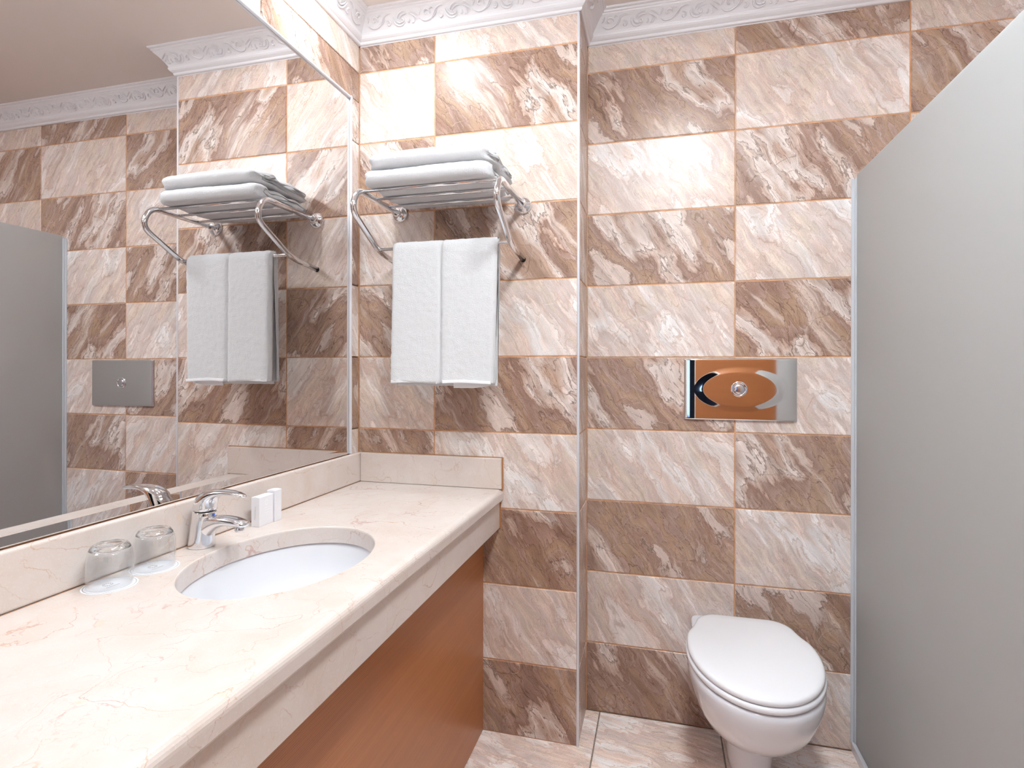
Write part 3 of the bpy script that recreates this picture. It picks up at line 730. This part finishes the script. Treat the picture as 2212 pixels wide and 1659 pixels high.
lc(fp, link('button_ring', lathe([(.0255, 0), (.0255, -.0145), (.0245, -.0165), (.0200, -.0150), (.0175, -.0135), (.0172, -.012)], 40, (cx-.002, D, cz+.001), axis='Y'), 'chrome', smooth=True))
lc(fp, link('button', lathe([(.0165, -.011), (.0165, -.0140), (.0150, -.0158), (.010, -.0172), (0, -.0178)], 40, (cx-.002, D, cz+.001), axis='Y'), 'chrome_dull', smooth=True))

# ------------------------------------------------------------------ toilet
TX = 1.2790
wc = thing('wall_hung_toilet', 'white wall-hung toilet with closed lid under the steel flush plate', 'toilet', loc=(TX, D, .06))
def egg(W, yf, yb, ym, nb=3.0, n=72, z=0., nf=2.1):
    r = []
    for k in range(n):
        q = 2*math.pi*k/n; c, s = math.cos(q), math.sin(q)
        e = nb if s > 0 else nf
        x = math.copysign(abs(c)**(2/e), c)*W; y = math.copysign(abs(s)**(2/e), s)*((yb-ym) if s > 0 else (ym-yf))
        r.append(Vector((TX+x, ym+y, z)))
    return r
def lidline(off, z):
    """lid outline shrunk by off: round front, sides drawing in to a straight rear edge"""
    W, Wb, yf, ym, yb, rc = .1735-off, .141-off, -.3480+off, -.090, .120-off, .062
    half = [(W*math.sin(a_), ym-(ym-yf)*math.cos(a_)) for a_ in [math.pi/2*k/20 for k in range(21)]]
    half += bez((W, ym), (W, ym+.09), (Wb+.016, yb-rc-.07), (Wb, yb-rc), 12)[1:]
    half += bez((Wb, yb-rc), (Wb-.006, yb-rc*.4), (Wb-rc*.5, yb), (Wb-rc, yb), 8)[1:]
    half += [((Wb-rc)*(1-k/4), yb) for k in range(1, 5)]
    return [Vector((TX+x, y, z)) for x, y in half]+[Vector((TX-x, y, z)) for x, y in half[-2:0:-1]]
bowl = [egg(.166, -.342, .130, -.10, 4, z=.3835), egg(.1715, -.3480, .135, -.10, 4, z=.379), egg(.1722, -.3490, .140, -.10, 4, z=.366), egg(.1700, -.345, .2025, -.10, 5, z=.345), egg(.162, -.330, .2025, -.09, 5, z=.31), egg(.149, -.302, .2025, -.085, 4.5, z=.27), egg(.132, -.264, .2025, -.07, 4.2, z=.235), egg(.111, -.220, .2025, -.05, 4, z=.205), egg(.088, -.172, .2025, -.02, 4, z=.182), egg(.064, -.122, .2025, .02, 4, z=.168), egg(.046, -.08, .2025, .04, 4, z=.162)]
lc(wc, link('bowl', loft(bowl), 'ceramic', smooth=True))
trap = [egg(.064, -.150, .2020, -.04, 4, z=.20), egg(.062, -.140, .2020, -.04, 4, z=.14), egg(.060, -.130, .2020, -.03, 4, z=.09), egg(.056, -.118, .2020, -.02, 4, z=.055), egg(.046, -.100, .2020, .0, 4, z=.034), egg(.020, -.05, .2020, .03, 4, z=.028)]
lc(wc, link('trap_outlet', loft(trap), 'ceramic', smooth=True))
seat = [lidline(.006, .3860), lidline(-.001, .3885), lidline(-.0035, .394), lidline(-.0025, .4000), lidline(.003, .4030), lidline(.012, .4036)]
lc(wc, link('seat', loft(seat), 'plastic', smooth=True))
LC_ = Vector((TX, -.10, 0))
def lscale(f_, z): return [Vector((LC_.x+(p_.x-LC_.x)*f_, LC_.y+(p_.y-LC_.y)*f_, z)) for p_ in lidline(.012, z)]
lid = [lidline(.006, .4042), lidline(.002, .4060), lidline(0, .4110), lidline(.001, .4160), lidline(.005, .4198), lidline(.012, .4216), lscale(.85, .4230), lscale(.55, .4244), lscale(.2, .4250)]
lc(wc, link('lid', loft(lid), 'plastic', smooth=True))
lc(wc, link('rear_deck', loft([egg(.150, .06, .2022, .13, 8, z=.340), egg(.150, .06, .2022, .13, 8, z=.3720), egg(.147, .065, .2022, .13, 8, z=.3755)]), 'ceramic', smooth=False))
for s in (-1, 1): lc(wc, link('hinge', lathe([(.012, -.026), (.013, -.02), (.013, .02), (.012, .026)], 20, (TX+s*.070, .105, .392), axis='X'), 'plastic', smooth=True))

# ------------------------------------------------------------------ frosted shower screen
gp = thing('shower_screen', 'frosted glass shower screen beside the toilet', 'shower screen', loc=(XG, -.45, 0))
lc(gp, link('pane', box(XG, XG+.008, -1.06, D-.012, .03, 1.8087), 'frost'))
lc(gp, link('wall_seal', box(XG-.004, XG+.012, D-.013, D-.0008, .03, 1.800), 'seal', bevel=.001))
lc(gp, link('clear_fin', box(XG-.0125, XG-.0042, D-.004, D-.0008, .03, 1.798), 'seal'))
bm = box(XG-.010, XG+.06, -1.5, D-.0006, -.0005, .030)
tag(link('trim_8', bm, 'alu', bevel=.003), 'low pale threshold under the shower screen', kind='structure')

# ------------------------------------------------------------------ lamps
def area(name, loc, size, watt, parent, col=LAMP_COL, spread=math.pi):
    l = bpy.data.lights.new(name, 'AREA'); l.shape = 'DISK'; l.size = size; l.energy = watt; l.color = col; l.spread = spread
    o = bpy.data.objects.new(name, l); COL.objects.link(o); o.location = loc; o.parent = parent
    o.matrix_parent_inverse = Matrix.Translation(-Vector(parent.location))
for i, (x, y, wt) in enumerate(DOWNLIGHTS):
    d_ = thing('ceiling_downlight', ['recessed downlight above the corner by the towel rack', 'recessed downlight above the basin', 'recessed downlight in front of the toilet'][i], 'ceiling light', 'ceiling downlights', (x, y, CEIL))
    link('bezel', lathe([(.062, -.0002), (.078, -.0002), (.078, -.004), (.073, -.007), (.063, -.004)], 36, closed=True), 'chrome_dull', d_, True)
    link('lens', lathe([(0, -.0012), (.062, -.0012), (.062, -.0002), (0, -.0002)], 32), 'glow', d_)
    area('lamp', (x, y, CEIL-.009), .12, wt, d_)
    if i == 2: d_.scale = (2.0, 2.0, 1)      # disc enlarged to soften the shadow it throws on the towel
dm = thing('fill_dome', 'added fill light in the form of a round ceiling dome, out of view', 'ceiling light', loc=(*FILL_AT, CEIL))  # added unseen fill light, brightens walls, cornice and towel fronts
link('base', lathe([(0, 0), (.13, 0), (.13, -.03), (0, -.03)], 48), 'white_paint', dm)
t = NT('fill_light_glow'); em = t.n('ShaderNodeEmission', {0: (*LAMP_COL, 1), 1: FILL_GLOW}); t.t.links.new(em.outputs[0], t.out.inputs[0]); M['fill_emit'] = t.m  # emission of the added fill dome
link('fill_shell', lathe([(.126, -.0305), (.150, -.045), (.158, -.075), (.145, -.105), (.105, -.130), (.05, -.142), (0, -.144)], 40), 'fill_emit', dm, True)
sh = thing('shower_downlight', 'recessed downlight above the shower', 'ceiling light', loc=(2.0, -.45, CEIL))
link('bezel', lathe([(.030, -.0002), (.044, -.0002), (.044, -.004), (.040, -.007), (.031, -.004)], 36, closed=True), 'chrome_dull', sh, True)
area('lamp', (2.0, -.45, CEIL-.009), .055, SHOWER_WATT, sh)

# ------------------------------------------------------------------ small pieces that belong to a part
def nest(root, part, *subs):
    hosts = [c for c in root.children if c.name.split('.')[0] == part]
    for nm in subs:
        for i, c in enumerate([c for c in root.children if c.name.split('.')[0] == nm]):
            c.parent = hosts[min(i, len(hosts)-1)]; c.matrix_parent_inverse = Matrix()
nest(rack, 'side_arm', 'wall_flange', 'end_cap')
nest(fau, 'spout', 'aerator'); nest(fau, 'body', 'temperature_dot')
nest(fp, 'plate', 'button_ring', 'button')
nest(wc, 'lid', 'hinge')
nest(c1, 'carton_body', 'script_print', 'raised_line', 'raised_emblem', 'top_flap'); nest(c2, 'carton_body', 'raised_line', 'top_flap')
nest(hang, 'outer_fold', 'front_hem')
for o in list(bpy.data.objects):
    if o.type == 'EMPTY' and o.name.startswith('paper_coaster'): nest(o, 'disc', 'printed_ring', 'emblem_mark', 'emblem_ring', 'letter_mark')
